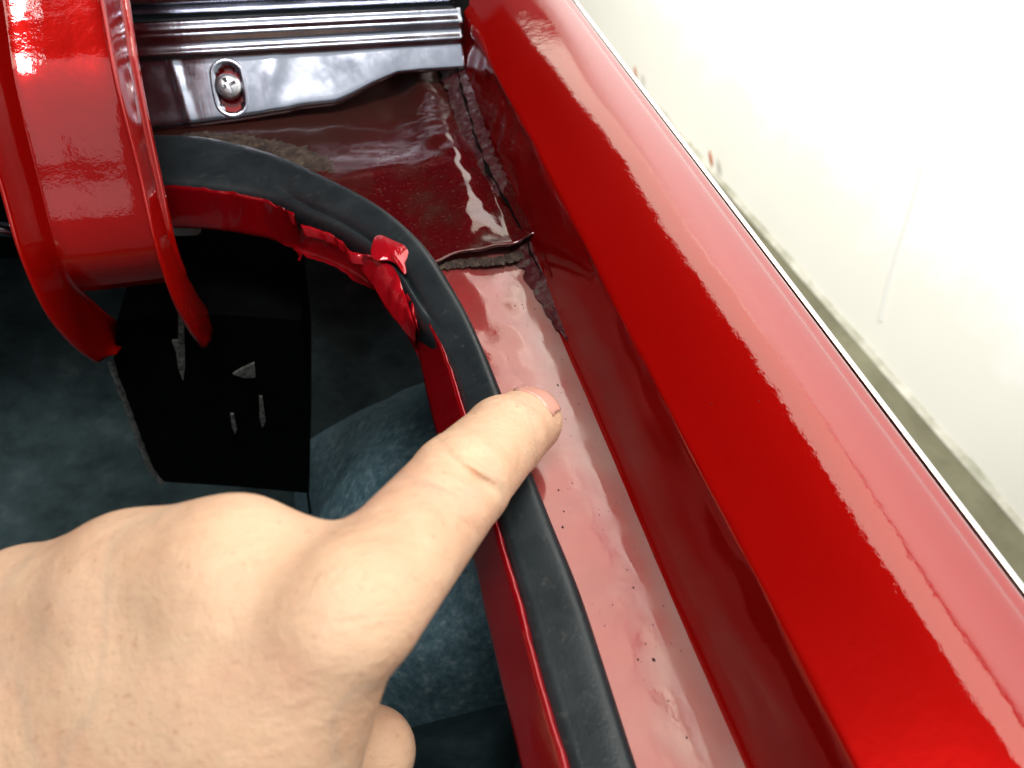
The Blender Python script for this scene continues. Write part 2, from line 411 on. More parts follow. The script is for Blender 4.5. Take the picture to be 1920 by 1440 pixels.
for i, p in enumerate(catmull([Vector((.0636, .33, .012)), Vector((.0634, .305, .0105)), Vector((.0612, .275, .0078)), Vector((.0598, .25, .0056)), Vector((.0590, .225, .0044)), Vector((.0612, .20, .0036)), Vector((.0622, .185, .0026)), Vector((.0626, .165, .0018))], 120)):
    w = .0010*max(.05, nz(i*.16, 2)+.22 + .5*nz(i*.6, 8))*min(1, (119-i)/30); sx_ = .0012*nz(i*.22, 6); up = Vector((-.0007, 0, .0011))
    rows.append([p + up + Vector((sx_-w, 0, -.0004)), p + up + Vector((sx_-w*.3, 0, .0001)), p + up + Vector((sx_+w*.4, 0, .0003)), p + up + Vector((sx_+w, 0, .0006))])
grid("crack", rows, M_gap, car)
# grime rim where seal and corner panel meet
lumpy("grime_rim", [P(u, v, .0018) for (u, v) in ((300, 262), (400, 262), (480, 272), (560, 292), (640, 335))], .0065, .0010, M_grime, 160, 12, 12)

# --- rubber seal: inner/outer edges lofted
N = NS; O, I = SO, SI
sp = [(.01, -.006, 0), (0, -.003, 0), (0, .0005, 0), (.015, .0018, 0), (.04, .0030, 0), (.09, .0038, 0), (.14, .0042, -.2), (.18, .0044, -1), (.205, .0045, -1.4), (.23, .0046, -1), (.27, .0048, -.2), (.38, .0053, 0), (.5, .0059, 0), (.62, .0064, 0), (.72, .0066, 0), (.80, .0063, 0), (.87, .0053, 0), (.92, .0038, 0), (.96, .0016, 0), (.985, -.0006, 0), (.99, -.003, 0)]
rows = []
for i, (a, b) in enumerate(zip(I, O)):
    r = []; f = i/N; gr = .0016*sst(.22, .27, f)*sst(.50, .42, f)
    for t, h, g_ in sp:
        p = a.lerp(b, t); p.z = .003 + h + g_*gr; r.append(p)
    rows.append(r)
seal = grid("weatherstrip", rows, M_rubber, car, flip=False)
md = seal.modifiers.new("sub", 'SUBSURF'); md.levels = md.render_levels = 1

# --- painted pinch flange in three lengths, with the peeled tab
def flange(name, top, bot, n, zt=.0065, zb=-.006, mat=M_flange, roll=.0016, sh=0):
    A = catmull([P(u, v, zt) for u, v in top], n); B = catmull([P(u, v, zb) for u, v in bot], n)
    rows = []
    for i, (a, b) in enumerate(zip(A, B)):
        q = .0003*nz(i*.2, zt*999)
        a = a + Vector((.0007*nz(i*.37, zt*777), .0007*nz(i*.37, zt*333, 4), .0004*nz(i*.5, 2)))*(1 if n != 140 else .35)
        out = (a - b); out.z = 0; out.normalize()
        r = [a + out*.0022 + Vector((0, 0, -.0022)), a + out*.0010 + Vector((0, 0, .0001)), a + Vector((0, 0, .0005+q)),
             a.lerp(b, .12) + Vector((0, 0, .0006)), a.lerp(b, .4) + Vector((0, 0, .0002+q)), a.lerp(b, .75) - out*q, a.lerp(b, .93), b + Vector((0, 0, -.0004)), b + out*.0006 + Vector((0, 0, -.0016)), b + out*.0016 + Vector((0, 0, -.0020)), b + out*.006 + Vector((0, 0, -.0012))]
        rows.append(r)
    return grid(name, rows, mat, car)
flange("flange", [(60, 392), (220, 356), (315, 350), (420, 360), (500, 378), (553, 404)], [(60, 470), (220, 425), (330, 421), (420, 427), (500, 441), (566, 462)], 60, .0075)
flange("flange", [(566, 423), (620, 441), (662, 474), (700, 482), (740, 505), (764, 550), (780, 612)], [(560, 459), (615, 477), (676, 508), (700, 535), (722, 575), (752, 610), (779, 648)], 60, .0055, -.006, M_tab)
flange("flange", [(806, 609), (832, 660), (860, 745), (893, 860), (930, 990), (968, 1120), (1008, 1275), (1056, 1440), (1175, 1840), (1290, 2250)],
       [(777, 628), (790, 690), (808, 770), (840, 890), (886, 1045), (910, 1150), (945, 1300), (978, 1440), (1065, 1840), (1140, 2250)], 140, .0075)
# peeled tab standing on the seal
tab_px = [(690, 478), (697, 455), (700, 440), (716, 437), (728, 446), (746, 448), (760, 458), (778, 463), (780, 474), (764, 483), (760, 494), (764, 505), (762, 518), (752, 507), (742, 494), (722, 486), (706, 492)]
zt = [.0085+.0012*nz(i*.9, 4) for i in range(len(tab_px))]
V = [P(u, v, z) for (u, v), z in zip(tab_px, zt)]
cen = P(730, 470, .0094); n = len(V)
V2 = V + [(Vector(p).lerp(cen, .45) + Vector((0, 0, .0004+.0005*nz(i*1.3, 7)))) for i, p in enumerate(V)] + [cen + Vector((0, 0, .0006))]
F = [(i, (i+1) % n, n+(i+1) % n, n+i) for i in range(n)] + [(n+i, n+(i+1) % n, 2*n) for i in range(n)]
tab = mesh("peeled_flap", V2, F, M_tab, car); fixn(tab)
md = tab.modifiers.new("t", 'SOLIDIFY'); md.thickness = .0006
md = tab.modifiers.new("s", 'SUBSURF'); md.levels = md.render_levels = 2
# wrinkled fold below the tab
A = catmull([P(u, v, .007) for u, v in ((690, 482), (716, 484), (738, 500), (752, 530), (767, 576), (780, 613))], 40)
B = catmull([P(u, v, .001) for u, v in ((672, 500), (690, 520), (708, 548), (728, 580), (752, 612), (778, 640))], 40)
rows = []
for i, (a, b) in enumerate(zip(A, B)):
    rows.append([a.lerp(b, t) + Vector((0, 0, .0022*math.sin(math.pi*t)**.8*(1-.55*i/39) + .0010*nz(i*.22, t*2.0, 3) - .0003)) for t in [j/9 for j in range(10)]])
fo = grid("peeled_flap", rows, M_tab, car); md = fo.modifiers.new("s", 'SUBSURF'); md.levels = md.render_levels = 1

# --- silver trim panel: slotted sheet with ribs
th = math.radians(47); yb, zb0 = .281, .004
def T(X, t, n=0): return Vector((X, yb + t*math.cos(th) - n*math.sin(th), zb0 + t*math.sin(th) + n*math.cos(th)))
def PT(u, v):        # pixel -> (X, t) on the panel plane
    d = ray(u, v); nrm = Vector((0, -math.sin(th), math.cos(th))); p0 = Vector((0, yb, zb0))
    p = EYE + d*((p0-EYE).dot(nrm)/d.dot(nrm)); return p.x, (p-p0).dot(Vector((0, math.cos(th), math.sin(th))))
low = [PT(u, v) for (u, v) in ((-300, 335), (0, 290), (200, 262), (300, 246), (440, 227), (545, 210), (556, 214), (566, 219), (560, 205), (575, 203), (630, 197), (660, 183), (700, 160), (745, 139), (790, 134), (872, 129))]
xr = PT(872, 100)[0]; x0 = PT(-300, 300)[0]
def tlow(X):
    pts = [q for k_, q in enumerate(low) if k_ not in (6, 7)]
    for (xa, ta), (xb, tb) in zip(pts, pts[1:]):
        if xa <= X <= xb: return ta + (tb-ta)*(X-xa)/(xb-xa+1e-9)
    return pts[0][1] if X < pts[0][0] else pts[-1][1]
t_r = sum(PT(u, v)[1] for u, v in ((300, 108), (560, 95), (850, 80)))/3        # foot of the ribs
t_t = sum(PT(u, v)[1] for u, v in ((300, 46), (560, 33), (850, 18)))/3         # top of the ribs
dt = t_t - t_r
sx, st = PT(430, 165)
ribs = [(t_r-.0012, 0), (t_r-.0005, .0003), (t_r, .0016), (t_r+.0006, .0021), (t_r+.0014, .0020), (t_r+dt*.22, .0014), (t_r+dt*.34, .0015), (t_r+dt*.42, .0019), (t_r+dt*.50, .0027), (t_r+dt*.56, .0030), (t_r+dt*.63, .0029), (t_r+dt*.72, .0022), (t_r+dt*.82, .0019),
        (t_r+dt*.92, .0021), (t_t-.0003, .0022), (t_t+.0004, .0016), (t_t+.0007, -.0020), (t_t+.0010, -.0070), (t_t+.0062, -.0070), (t_t+.0066, -.0010), (t_t+.0070, .0006), (t_t+.0085, .0014), (t_t+.014, .0010), (t_t+.03, .0010)]
xc0, tc0 = PT(322, 118); xc1, tc1 = PT(357, 228)
bm = bmesh.new()
NX = 150; xs = [x0 + (xr-x0)*i/NX for i in range(NX+1)]
cols = []
for X in xs:
    tl = tlow(X); c = []
    ts = [(tl + (ribs[0][0]-tl)*j/14, 0) for j in range(14)] + ribs
    for j, (t, n_) in enumerate(ts):
        q = (.0005*nz(X*24, t*30, 2) if t < t_r else .0001*nz(X*14, 3)) + .0005*math.exp(-((X-sx-.014-(t-st)*.5)/.004)**2)*(1 if t < t_r else 0)
        if t < t_r:
            q *= sst(.010, .017, math.hypot(X-sx, (t-st)*.75))
            xl_ = xc0 + (xc1-xc0)*(t-tc0)/(tc1-tc0); q += .0006*math.exp(-((X-xl_)/.0011)**2)
            pass
        if j == 0: q -= .0015
        if j == 1: q -= .0001
        c.append(bm.verts.new(T(X, t, n_ + q)))
    cols.append(c)
for a, b in zip(cols, cols[1:]):
    for j in range(len(a)-1):
        bm.faces.new((a[j], b[j], b[j+1], a[j+1]))
# dark strip standing in for the shade in the groove above the ribs
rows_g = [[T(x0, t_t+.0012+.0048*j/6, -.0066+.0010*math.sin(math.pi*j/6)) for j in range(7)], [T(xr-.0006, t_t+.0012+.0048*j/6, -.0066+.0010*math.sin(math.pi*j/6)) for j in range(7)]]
# slot: remove the faces over it, the hole rim follows as a separate ring
def inslot(p):
    X = p.x; t = (p - Vector((0, yb, zb0))).dot(Vector((0, math.cos(th), math.sin(th))))
    return ((X-sx)/.0050)**2 + ((t-st)/.0092)**2 < 1
bmesh.ops.delete(bm, geom=[f for f in bm.faces if inslot(f.calc_center_median()) and f.calc_center_median().x < xr], context='FACES')
me = bpy.data.meshes.new("trim_panel"); bm.to_mesh(me); bm.free()
panel = link("trim_panel", me, M_alu, car)
md = panel.modifiers.new("t", 'SOLIDIFY'); md.thickness = .0008; md.offset = -1
grid("groove_shade", rows_g, M_rubber, panel)
# pressed rim around the slot, and red body seen through it
rows = []
for rr, h in ((.0068, -.0003), (.0063, .00002), (.0058, .00006), (.0054, .00004), (.0048, -.0001), (.0043, -.0007), (.0042, -.0030)):
    r = []
    for j in range(64):
        a = 2*math.pi*j/64
        ex = rr*math.cos(a); et = rr*math.sin(a) + (.0044 if math.sin(a) > 0 else -.0044)*min(1, abs(math.sin(a))*3)
        r.append(T(sx+ex, st+et, h + .0001))
    rows.append(r + [r[0]])
grid("slot_rim", rows, M_alu, panel)
mesh("body_behind_slot", [T(sx+a, st+b, -.0034) for a, b in ((-.008, -.012), (.008, -.012), (.008, .012), (-.008, .012))], [(0, 1, 2, 3)], M_fender, panel)
# screw with a cross recess
bm = bmesh.new(); R_ = .0046; base = T(sx-.0002, st+.0006, .0004)
ex, et, en = Vector((1, 0, 0)), Vector((0, math.cos(th), math.sin(th))), Vector((0, -math.sin(th), math.cos(th)))
NA, NR = 96, 30; vv = []
for i in range(NR+1):
    r = R_*i/NR; row = []
    for j in range(NA):
        a = 2*math.pi*j/NA; x, y = r*math.cos(a), r*math.sin(a)
        h = .0014*math.sqrt(max(0, 1-(r/R_)**2*.96))
        ca, sa = math.cos(.35), math.sin(.35); xx, yy = x*ca+y*sa, -x*sa+y*ca
        if (abs(xx) < .00062 and abs(yy) < .0029) or (abs(yy) < .00062 and abs(xx) < .0029): h -= .0024
        row.append(bm.verts.new(base + ex*x + et*y + en*h))
    vv.append(row)
vv.append([bm.verts.new(base + ex*(R_*math.cos(2*math.pi*j/NA)) + et*(R_*math.sin(2*math.pi*j/NA)) - en*.0025) for j in range(NA)])
for a, b in zip(vv, vv[1:]):
    for j in range(NA):
        try: bm.faces.new((a[j], b[j], b[(j+1) % NA], a[(j+1) % NA]))
        except ValueError: pass
bmesh.ops.remove_doubles(bm, verts=bm.verts, dist=1e-7); bmesh.ops.recalc_face_normals(bm, faces=bm.faces)
me = bpy.data.meshes.new("screw"); bm.to_mesh(me); bm.free()
sc_ = link("screw", me, M_zinc, panel); sharp(sc_, 40)
# dark gap between the panel end and the fender
rows = []
for i in range(30):
    t = -.004 + .06*i/29; w = .0010*nz(i*.6, 3)
    rows.append([T(xr-.001, t, -.004), T(xr+.002+w, t, -.0035), T(xr+.006+w, t, -.006)])
grid("panel_gap", rows, M_gap, car)

# --- hinge arm: channel with two flanges
XR, XL = -.045, -.080
def yz(pts): return [Vector((0, p.y, p.z)) for p in (PX(u, v, XR) for u, v in pts)]
rim = yz([(195, 0), (225, 160), (265, 320), (295, 450), (330, 560), (362, 622), (386, 652)])
bas = yz([(240, 0), (265, 160), (300, 330), (335, 480), (378, 560), (408, 600), (398, 640)])
rim = [Vector((0, .345, .185)), Vector((0, .268, .128))] + rim
bas = [Vector((0, .375, .160)), Vector((0, .305, .105))] + bas
NH = 90
rimc = catmull(rim, NH); basc = catmull(bas, NH)
hinge = bpy.data.objects.new("hinge_arm", None); COL.objects.link(hinge); hinge.parent = car; hinge.location = -car.location
def hlink(o): o.parent = hinge; o.location = (0, 0, 0)
for X, s in ((XR, 1), (XL, -1)):
    rows = []
    for i in range(NH):
        a, b = basc[i], rimc[i]; d = (b-a)
        r = []
        for t, dx in ((-.02, .0035), (.0, .0016), (.05, .0005), (.12, 0), (.5, 0), (.93, .0001), (.98, .0003), (1.0, .0006), (1.0, .0011), (.98, .0014), (.9, .0015), (.5, .0015), (.15, .0018), (.06, .0030)):
            p = a + d*t; r.append((X - s*dx, p.y, p.z))
        rows.append(r)
    o = grid("side_flange", rows, M_hinge, None, 0, True, True); hlink(o)
nw = int(NH*.80); rows = []
for i in range(nw):
    a, b = basc[i], rimc[i]; q = .0004*nz(i*.2, 1)
    rows.append([Vector((XL + (XR-XL)*t, 0, 0)) + a + (b-a)*(.02 + .10*abs(2*t-1)**6 + q*10) for t in [j/16 for j in range(17)]])
o = grid("web", rows, M_hinge, None, .0016, flip=True); hlink(o)
# bare silver mounting plate left of the hinge
o = grid("mounting_plate", [[P(u, v, -.01) for u, v in r] for r in (((-160, 400), (-60, 415), (26, 428)), ((-160, 420), (-60, 435), (34, 446)))], M_alu, car, .002)

# --- boot interior
def zfloor(X, Y):
    return -.30 + .010*nz(X*9, Y*9, 2) + .006*nz(X*30, Y*30, 5) + .002*nz(X*80, Y*80)
rows = [[(X, Y, zfloor(X, Y)) for X in [-.75 + .95*j/90 for j in range(91)]] for Y in [-.45 + 1.1*i/110 for i in range(111)]]
grid("boot_floor", rows, M_mat, car, flip=True)
# wheel housing bulge
rows = []
for i in range(71):
    r = []
    a = (math.pi/2)*i/70
    for j in range(91):
        Y = .088 + .25*j/90; e = min(1, j/9)**.5 * (1 - max(0, (j-40)/50)**1.6)
        X = .16 - .205*math.sin(a)**.9 if i else .16; Z = -.30 + .215*max(0, math.cos(a))**.75*(.35+.65*e)
        bulge = .010*nz(X*14, Y*14, 6) + .003*nz(X*45, Y*45)
        r.append((X - bulge*.5, Y - .01*(1-e), Z + bulge))
    rows.append(r)
grid("wheel_housing", rows, M_spatter, car)
# side panel folds below the housing edge, near the camera
rows = []
for i in range(40):
    Z = -.12 - .19*i/39
    rows.append([(X, .083 - .03*i/39 + (.007*math.sin(X*170+1+Z*8) + .008*nz(X*40, Z*14))*min(1, i/8), Z + .004*nz(X*60, 8)*(1-i/39)) for X in [-.08 + .22*j/90 for j in range(91)]])
grid("side_liner", rows, M_mat, car)
# front bulkhead of the boot
rows = []
for i in range(30):
    Z = .0 - .32*i/29
    rows.append([(X, .60 + .02*i/29 + .004*nz(X*20, Z*20), Z) for X in [-.75 + .85*j/60 for j in range(61)]])
k = M("bulkhead_black").set(Roughness=.8, Specular_IOR_Level=.1)
k.to(k.ramp(k.noise(18, 6, .65), [(.35, (.003, .005, .006)), (.7, (.012, .018, .02))]), "Base Color")
grid("bulkhead", rows, k.m, car)
rows = [[(X, Y, .050 + .20*(Y-.318)) for X in [-.78 + .845*j/20 for j in range(21)]] for Y in [.318 + .32*i/12 for i in range(13)]]
grid("added_unseen_deck", rows, M_fender, car, .004)  # unseen panel, added to block light into the boot and low reflections
rows = [[(-.75 + .01*nz(Y*8, Z*8), Y, Z) for Y in [-.4 + 1.05*j/30 for j in range(31)]] for Z in [.03 - .35*i/12 for i in range(13)]]
grid("far_side_wall", rows, M_mat, car)
k = M("grey_green_primer").set(Roughness=.6)
k.to(k.ramp(k.noise(40, 5, .6), [(.3, (.34, .41, .40)), (.7, (.58, .66, .63))]), "Base Color"); M_primer = k.m
for poly_ in ([(318, 428), (372, 428), (388, 470), (372, 520), (360, 600), (318, 600)], [(468, 436), (530, 446), (566, 480), (572, 590), (468, 600)]):
    V = [PY(u, v, .262) for u, v in poly_]; n = len(V)
    F = [tuple(range(n))] + [(i, (i+1) % n, n+(i+1) % n, n+i) for i in range(n)]
    o = mesh("brace", V + [p + Vector((0, .02, 0)) for p in V], F, M_primer, car, False); fixn(o); bevel(o, .003, 3)
# inner side wall under the gutter lip
rows = []
for i in range(30):
    Z = -.012 - .29*i/29
    rows.append([(.032 + .05*sst(0, .6, i/29), Y, Z) for Y in [-.4 + .7*j/40 for j in range(41)]])
grid("side_wall", rows, M_mat, car)

# --- black bracket below the hinge, bare metal showing on its cut edge
YB = .212
bp = [(212, 682), (226, 730), (248, 790), (270, 850), (300, 904), (440, 913), (580, 926), (584, 760), (566, 600), (420, 588), (220, 600)]
Vf = [PY(u, v, YB) for u, v in bp]; n = len(Vf)
Vb = [p + Vector((0.004, .055, -.003)) for p in Vf]
F = [tuple(range(n))[::-1]] + [(i, (i+1) % n, n+(i+1) % n, n+i) for i in range(n)] + [tuple(range(n, 2*n))]
br = mesh("bracket", Vf+Vb, F, M_black, car, False); fixn(br); bevel(br, .0006)
ed = [PY(u, v, YB-.0004) for u, v in ((208, 676), (214, 700), (226, 730), (248, 790), (270, 850), (286, 885), (304, 906))]
rows = []
for i, p in enumerate(catmull(ed, 40)):
    w = .0011*(1+.5*nz(i*.5, 2))
    rows.append([p + Vector((-w, 0, .0)), p + Vector((-w*.4, -.0010, 0)), p + Vector((w*.4, -.0010, 0)), p + Vector((w, .0002, 0))])
grid("bare_edge", rows, M_bare, br)
for pts in ([(334, 580), (344, 584), (346, 640), (347, 690), (343, 714), (334, 690), (330, 660), (322, 640), (334, 640)], [(437, 702), (455, 692), (477, 682), (479, 708), (458, 709)], [(432, 778), (438, 778), (444, 805), (441, 814), (435, 800)], [(486, 745), (492, 746), (498, 790), (492, 802), (487, 785)]):  # pale plates standing in for slots with light showing through
    V = [PY(u, v, YB-.0012) for u, v in pts]; n = len(V)
    F = [tuple(range(n))] + [(i, (i+1) % n, n+(i+1) % n, n+i) for i in range(n)]
    o = mesh("slot_patch", V + [p + Vector((0, .002, 0)) for p in V], F, M_bare, br, False); fixn(o)
# cable-like stay left of bracket and thin wire below it
rows = []
for p in catmull([PY(u, v, YB+.002) for u, v in ((576, 915), (579, 940), (582, 962))], 8):
    rows.append([p + Vector((.0006*math.cos(a), .0006*math.sin(a), 0)) for a in [2*math.pi*j/8 for j in range(8)]])
grid("wire", rows, M_black, br, 0, True, True)

# --- open boot lid standing above (unseen; outline shaped for what the paint mirrors)
la = math.radians(107)
def LD(X, s, n=0): return Vector((X, .375 + s*math.cos(la) - n*math.sin(la), .070 + s*math.sin(la) + n*math.cos(la)))
rows = []
for i in range(60):
    s = 1.25*i/59; r = []; xe = .085 + .20*min(s, 1.2)
    for j in range(80):
        X = -1.15 + (1.15+xe)*j/79; n_ = .012*sst(.0, .03, s)*sst(79, 76, j)
        r.append(LD(X, s, -n_))
    rows.append(r)
k = M("unseen_lid_underside").set(Roughness=.85, Specular_IOR_Level=.1)
k.to(k.ramp(k.noise(5, 4), [(.3, (.10, .001, .0015)), (.7, (.15, .0015, .0025))]), "Base Color")
lid = grid("boot_lid", rows, k.m, car, .012)

# ------------------------------------------------------------------ dust on the gutter and fender
V, F = [], []
def speck(p, r, seed):
    b = len(V); n = 6
    for j in range(n):
        a = 2*math.pi*j/n; q = r*(1+.5*nz(seed*3.1, j*1.7)); V.append(p + Vector((q*math.cos(a), q*math.sin(a)*1.3, 0)))
    V.append(p + Vector((0, 0, r*.7)))
    for j in range(n): F.append((b+j, b+(j+1) % n, b+n))
for i, (u, v, r) in enumerate([(1230, 1035, 5), (1228, 1233, 5), (1198, 1233, 3), (1190, 1097, 3), (1047, 716, 4), (1095, 724, 3), (1056, 985, 4), (1058, 955, 3), (1048, 915, 3), (1178, 1063, 2), (1062, 780, 2.5), (1086, 751, 2.5), (1213, 1203, 2), (1260, 1085, 3), (1290, 1380, 2.5), (1193, 915, 3), (1187, 935, 2.5),
        (1055, 668, 2.5), (1100, 695, 3), (966, 568, 3.5), (980, 566, 2.5), (1003, 573, 3), (1072, 812, 2), (1125, 960, 2), (1150, 1130, 2), (1135, 1170, 2), (1280, 1215, 2.2)]):
    p = P(u, v, .0); p.z = zg(p.x, p.y) + .0001; speck(p, r*.00007, i)
rd = random.Random(5)
for i in range(90):
    y = .035 + .14*rd.random(); x = .043 + .019*rd.random() - (.002 if y > .12 else 0)
    p = Vector((x, y, zg(x, y) + .00005)); speck(p, .00007 + .00010*rd.random()**3, i+70)
for i in range(40):
    y = .03 + .22*rd.random(); kx = rd.random(); x = .072 + .030*kx
    zz = np.interp(x, [q[0] for q in prof[8:30]], [q[1] for q in prof[8:30]])
    speck(Vector((x, y, zz + .00005)), .00006 + .00008*rd.random()**3, i+200)
k = M("dust_dark").set(Roughness=.8, Base_Color=(.035, .008, .012))
du = mesh("dust", V, F, k.m, None, False); du["kind"] = "stuff"; du["label"] = "dark dust specks lying on the red gutter"
# ------------------------------------------------------------------ the pointing hand
def smin(a, b, k):
    h = np.clip(.5 + .5*(b-a)/k, 0, 1); return b + (a-b)*h - k*h*(1-h)
def rcone(Pt, a, b, ra, rb):
    ba = b-a; l2 = ba@ba
    t = np.clip(((Pt-a)@ba)/l2, 0, 1)
    d = Pt - a - t[..., None]*ba
    return np.sqrt((d*d).sum(-1)) - (ra + (rb-ra)*t)
def ell(Pt, c, rx, ry, rz):
    q = (Pt-c)/np.array([rx, ry, rz]); k0 = np.sqrt((q*q).sum(-1))
    return (k0-1)*min(rx, ry, rz)
I0, I1, I2, I3 = C(678, 1128, .104), C(862, 905, .141), C(945, 820, .163), C(990, 790, .1755)
M0, R0, P0 = C(440, 1072, .112), C(245, 1088, .118), C(48, 1140, .125)
Wr = np.array([-.066, -.112, .118])
bones = [
 (I0, I1, .0095, .0096, .003), (I1, I2, .0096, .0091, .0015), (I2, I3, .0091, .0082, .0015),
 (Wr+[.0155, .006, 0], I0+[-.0018, .0006, 0], .0122, .0084, .008), (Wr+[.006, .006, 0], M0, .0150, .0112, .010), (Wr+[-.004, .004, .002], R0, .0150, .0106, .010), (Wr+[-.014, 0, .004], P0, .0140, .0100, .010),
]
def finger(m0, dirs, r):
    out = []; a = m0
    for (d, ln), (ra, rb) in zip(dirs, r):
        d = np.array(d, float); d /= np.linalg.norm(d); b = a + d*ln; out.append((a, b, ra, rb, .004)); a = b
    return out
fr = [(.0105, .0092), (.0092, .0082), (.0082, .0070)]
curl = [((.03, -.52, .85), .040), ((.02, -.95, -.30), .026), ((.05, .25, -.95), .016)]
fingers = finger(M0, curl, fr) + finger(R0, [((.06, -.55, .83), .037), ((.03, -.95, -.3), .024), ((.05, .25, -.95), .015)], [(.0100, .0088), (.0088, .0078), (.0078, .0066)]) \
   + finger(P0, [((.10, -.60, .78), .030), ((.05, -.93, -.3), .019), ((.05, .25, -.95), .012)], [(.0092, .0078), (.0078, .0068), (.0068, .0058)])
Th0 = np.array([-.046, -.098, .132]); Th1 = C(560, 1560, .150); Th2 = C(694, 1412, .150)
thumb = [(Th0, Th1, .0135, .0112, .008), (Th1, Th2, .0110, .0092, .004)]
h = .00065
lo = np.array([-.108, -.150, .088]); hi = np.array([.020, .006, .196])
nxyz = np.ceil((hi-lo)/h).astype(int)
ax = [lo[i] + h*np.arange(nxyz[i]) for i in range(3)]
G = np.stack(np.meshgrid(*ax, indexing='ij'), -1).astype(np.float32)
Fv = np.full(G.shape[:3], .05, np.float32)
def add(fn, a, b, rmax, k):
    mn = np.minimum(a, b) - rmax - .018; mx = np.maximum(a, b) + rmax + .018
    i0 = np.clip(((mn-lo)/h).astype(int), 0, nxyz); i1 = np.clip(((mx-lo)/h).astype(int)+1, 0, nxyz)
    s = tuple(slice(i0[i], i1[i]) for i in range(3))
    if any(i0[i] >= i1[i] for i in range(3)): return
    Fv[s] = smin(Fv[s], fn(G[s]).astype(np.float32), k)
for a, b, ra, rb, k_ in bones[3:] + bones[:3] + fingers + thumb:
    add(lambda g: rcone(g, a, b, ra, rb), a, b, max(ra, rb), k_)
def ball(c, r, k_): add(lambda g: np.sqrt(((g-c)**2).sum(-1)) - r, c, c, r, k_)
def tube(a, b, ra, rb, k_): add(lambda g: rcone(g, a, b, ra, rb), a, b, max(ra, rb), k_)
palm = (I0+M0+R0+P0)/4*.45 + Wr*.55
ball(palm + [.002, 0, .006], .021, .014); ball(palm + [.018, .008, .004], .016, .012); ball(palm + [-.012, .012, .006], .018, .012)
tube((I0+Wr)/2 + [-.002, -.004, .006], Th1*.5+Th0*.5, .0095, .0105, .009)            # web of the thumb
tube(Wr + [0, 0, .004], Wr + [-.012, -.06, .004], .026, .028, .014)                # wrist
def between(a, b, r, z):      # fill the hollows between neighbouring metacarpals
    mid = (a+b)/2; tube(mid*.94 + Wr*.06 + [0, -.002, z], mid*.35 + Wr*.65 + [0, 0, z], r, r*1.25, .007)
between(I0, M0, .0104, -.0012)
for a, b, r in ((M0, R0, .0104), (R0, P0, .0098)):
    mid = (a+b)/2; tube(mid + [0, -.0012, -.0006], mid*.35 + Wr*.65 + [0, 0, -.0014], r, r*1.25, .007)
for a, b, r in ((I0, M0, .0118), (M0, R0, .0114), (R0, P0, .0107)):
    mid = (a+b)/2; tube(mid*.78 + Wr*.22 + [0, 0, -.0022], mid*.4 + Wr*.6 + [0, 0, -.0020], r, r*1.1, .009)
for q, r in ((I0 + [-.0035, 0, 0], .0060), (M0, .0070), (R0, .0070), (P0, .0068)): tube(q + [0, -.004, -.0045], q*.55 + Wr*.45 + [0, 0, -.005], r, .0070, .007)  # tendons
def hit(u, v):            # first skin point seen along a line of sight
    for dd in np.arange(.09, .19, .0002):
        c = C(u, v, dd); q = np.round((c-lo)/h).astype(int)
        if (q >= 0).all() and (q < nxyz).all() and Fv[tuple(q)] < 0: return c
    return None
def grad(c):
    q = np.round((c-lo)/h).astype(int); g = []
    for a_ in range(3):
        e = np.zeros(3, int); e[a_] = 3; g.append(Fv[tuple(np.minimum(q+e, nxyz-1))]-Fv[tuple(q-e)])
    g = np.array(g, float); return g/np.linalg.norm(g)
ball(C(575, 1092, .112), .0084, .006)
# creases across the finger joints
axI = (I2-I1)/np.linalg.norm(I2-I1)
def crease(c, tang, along, depth, sig, ext):
    global Fv
    mn = c - ext*2.2; mx = c + ext*2.2
    i0 = np.clip(((mn-lo)/h).astype(int), 0, nxyz); i1 = np.clip(((mx-lo)/h).astype(int)+1, 0, nxyz)
    s = tuple(slice(i0[i], i1[i]) for i in range(3)); g = G[s]-c
    a = g@along; t = g@tang; a2 = a + 12*t*t
    Fv[s] += (depth*np.exp(-(a2/sig)**2)*np.exp(-((g*g).sum(-1))/(ext*ext))).astype(np.float32)
alongI = np.array([.62, .62, .0]); alongI /= np.linalg.norm(alongI); tangI = np.array([.62, -.62, 0]); tangI /= np.linalg.norm(tangI)
for (u, v, dep, sg, ex) in ((850, 868, .0006, .0008, .0085), (872, 888, .0008, .0008, .0065), (905, 905, .0006, .0008, .006), (885, 858, .0005, .0007, .007), (822, 905, .0004, .0008, .0075), (845, 915, .0003, .0007, .007), (978, 752, .0004, .0006, .007), (965, 768, .0003, .0006, .006), (838, 846, .0005, .0007, .007), (800, 940, .0002, .0008, .008)):
    dd = .132 if v > 800 else .160
    c = hit(u, v)
    if c is None: c = C(u, v, dd)
    dep *= 1.15
    tg = np.array([.85, -.52, 0]) if v > 800 else np.array([.88, -.47, 0]); al = np.array([.52, .85, 0]) if v > 800 else np.array([.47, .88, 0])
    crease(c, tg, al, dep, sg, ex)
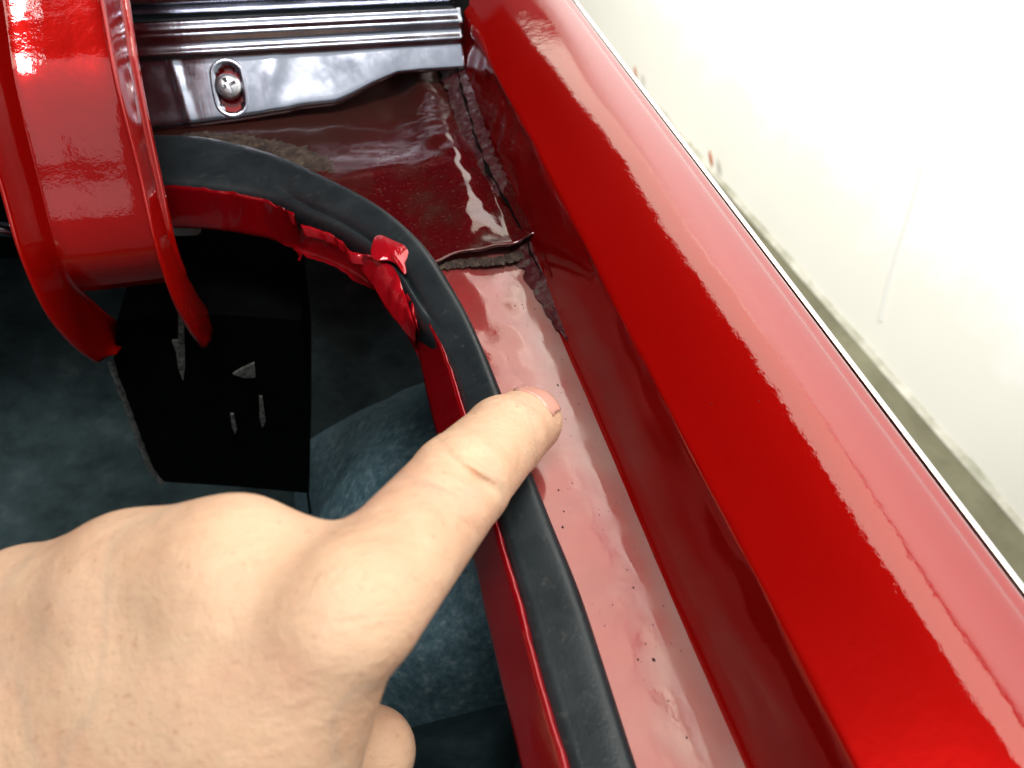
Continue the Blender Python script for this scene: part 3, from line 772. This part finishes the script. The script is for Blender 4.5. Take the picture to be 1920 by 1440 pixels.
def surface_nets(F, lo, h):
    ins = F < 0; n = F.shape
    cnt = np.zeros([x-1 for x in n], np.int8); offs = [(i, j, k) for i in (0, 1) for j in (0, 1) for k in (0, 1)]
    for (i, j, k) in offs: cnt += ins[i:n[0]-1+i, j:n[1]-1+j, k:n[2]-1+k]
    cell = (cnt > 0) & (cnt < 8); idx = np.argwhere(cell)
    num = np.full(cell.shape, -1, np.int32); num[cell] = np.arange(len(idx))
    acc = np.zeros((len(idx), 3)); w = np.zeros(len(idx))
    for axis in range(3):
        for o1 in (0, 1):
            for o2 in (0, 1):
                o = [0, 0, 0]; oth = [q for q in range(3) if q != axis]; o[oth[0]] = o1; o[oth[1]] = o2
                a = idx + o; b = a.copy(); b[:, axis] += 1
                fa = F[a[:, 0], a[:, 1], a[:, 2]]; fb = F[b[:, 0], b[:, 1], b[:, 2]]
                mk = (fa < 0) != (fb < 0); t = np.where(mk, fa/(np.where(mk, fa-fb, 1)), 0)
                p = a.astype(float); p[:, axis] += t
                acc[mk] += p[mk]; w[mk] += 1
    V = acc/w[:, None]*h + lo
    Q = []
    for axis in range(3):
        sl0 = [slice(None)]*3; sl1 = [slice(None)]*3; sl0[axis] = slice(0, -1); sl1[axis] = slice(1, None)
        A, B = ins[tuple(sl0)], ins[tuple(sl1)]
        e = np.argwhere(A != B); oth = [(axis+1) % 3, (axis+2) % 3]
        ok = (e[:, oth[0]] > 0) & (e[:, oth[1]] > 0) & (e[:, oth[0]] < n[oth[0]]-1) & (e[:, oth[1]] < n[oth[1]]-1); e = e[ok]
        q = []
        for d1, d2 in ((0, 0), (-1, 0), (-1, -1), (0, -1)):
            c = e.copy(); c[:, oth[0]] += d1; c[:, oth[1]] += d2; q.append(num[c[:, 0], c[:, 1], c[:, 2]])
        q = np.stack(q, -1); fl_ = A[e[:, 0], e[:, 1], e[:, 2]]
        q[~fl_] = q[~fl_][:, ::-1]; Q.append(q)
    return V, np.concatenate(Q)
Vh, Qh = surface_nets(Fv, lo, h)
Vw = cam2world(Vh)
person = empty("person", tuple(cam2world(Wr[None])[0]), "left hand with pointing index finger pressed on the red gutter beside the rubber seal", "person")
me = bpy.data.meshes.new("hand"); me.from_pydata(Vw.tolist(), [], Qh.tolist())
hand = link("hand", me, M_skin, person); fixn(hand)
md = hand.modifiers.new("s", 'SMOOTH'); md.factor = .5; md.iterations = 2
# fingernail lying on the back of the fingertip
nc = hit(1016, 738)
print("nail", nc)
if nc is None: nc = C(1016, 745, .17)
nn = grad(nc); ln_ = (I3-I2); ln_ = ln_ - nn*(nn@ln_); ln_ /= np.linalg.norm(ln_); sd = np.cross(ln_, nn)
nc = nc + nn*.0006 + ln_*.0015
rows = []
for i in range(13):
    t = -1 + 2*i/12; wv = .0049*(1-.28*max(0, t)**3)*min(1, (1.05-abs(t))*6)**.5
    r = []
    for j in range(15):
        a = -1 + 2*j/14
        p = nc + ln_*(t*.0056) + sd*(a*wv) - nn*(.0027*a*a + .0009*t*t)
        for _ in range(3):
            q = np.clip(np.round((p-lo)/h).astype(int), 4, nxyz-5); p = p - grad(p)*(Fv[tuple(q)] - .00030)*.7
        r.append(Vector(cam2world(p[None])[0]))
    rows.append(r)
for _ in range(6):
    old = [list(r) for r in rows]
    for i in range(1, len(rows)-1):
        for j in range(1, len(rows[0])-1):
            rows[i][j] = (old[i][j]*2 + old[i-1][j] + old[i+1][j] + old[i][j-1] + old[i][j+1])/6
nail = grid("fingernail", rows, M_nail, person, .0006); fixn(nail)
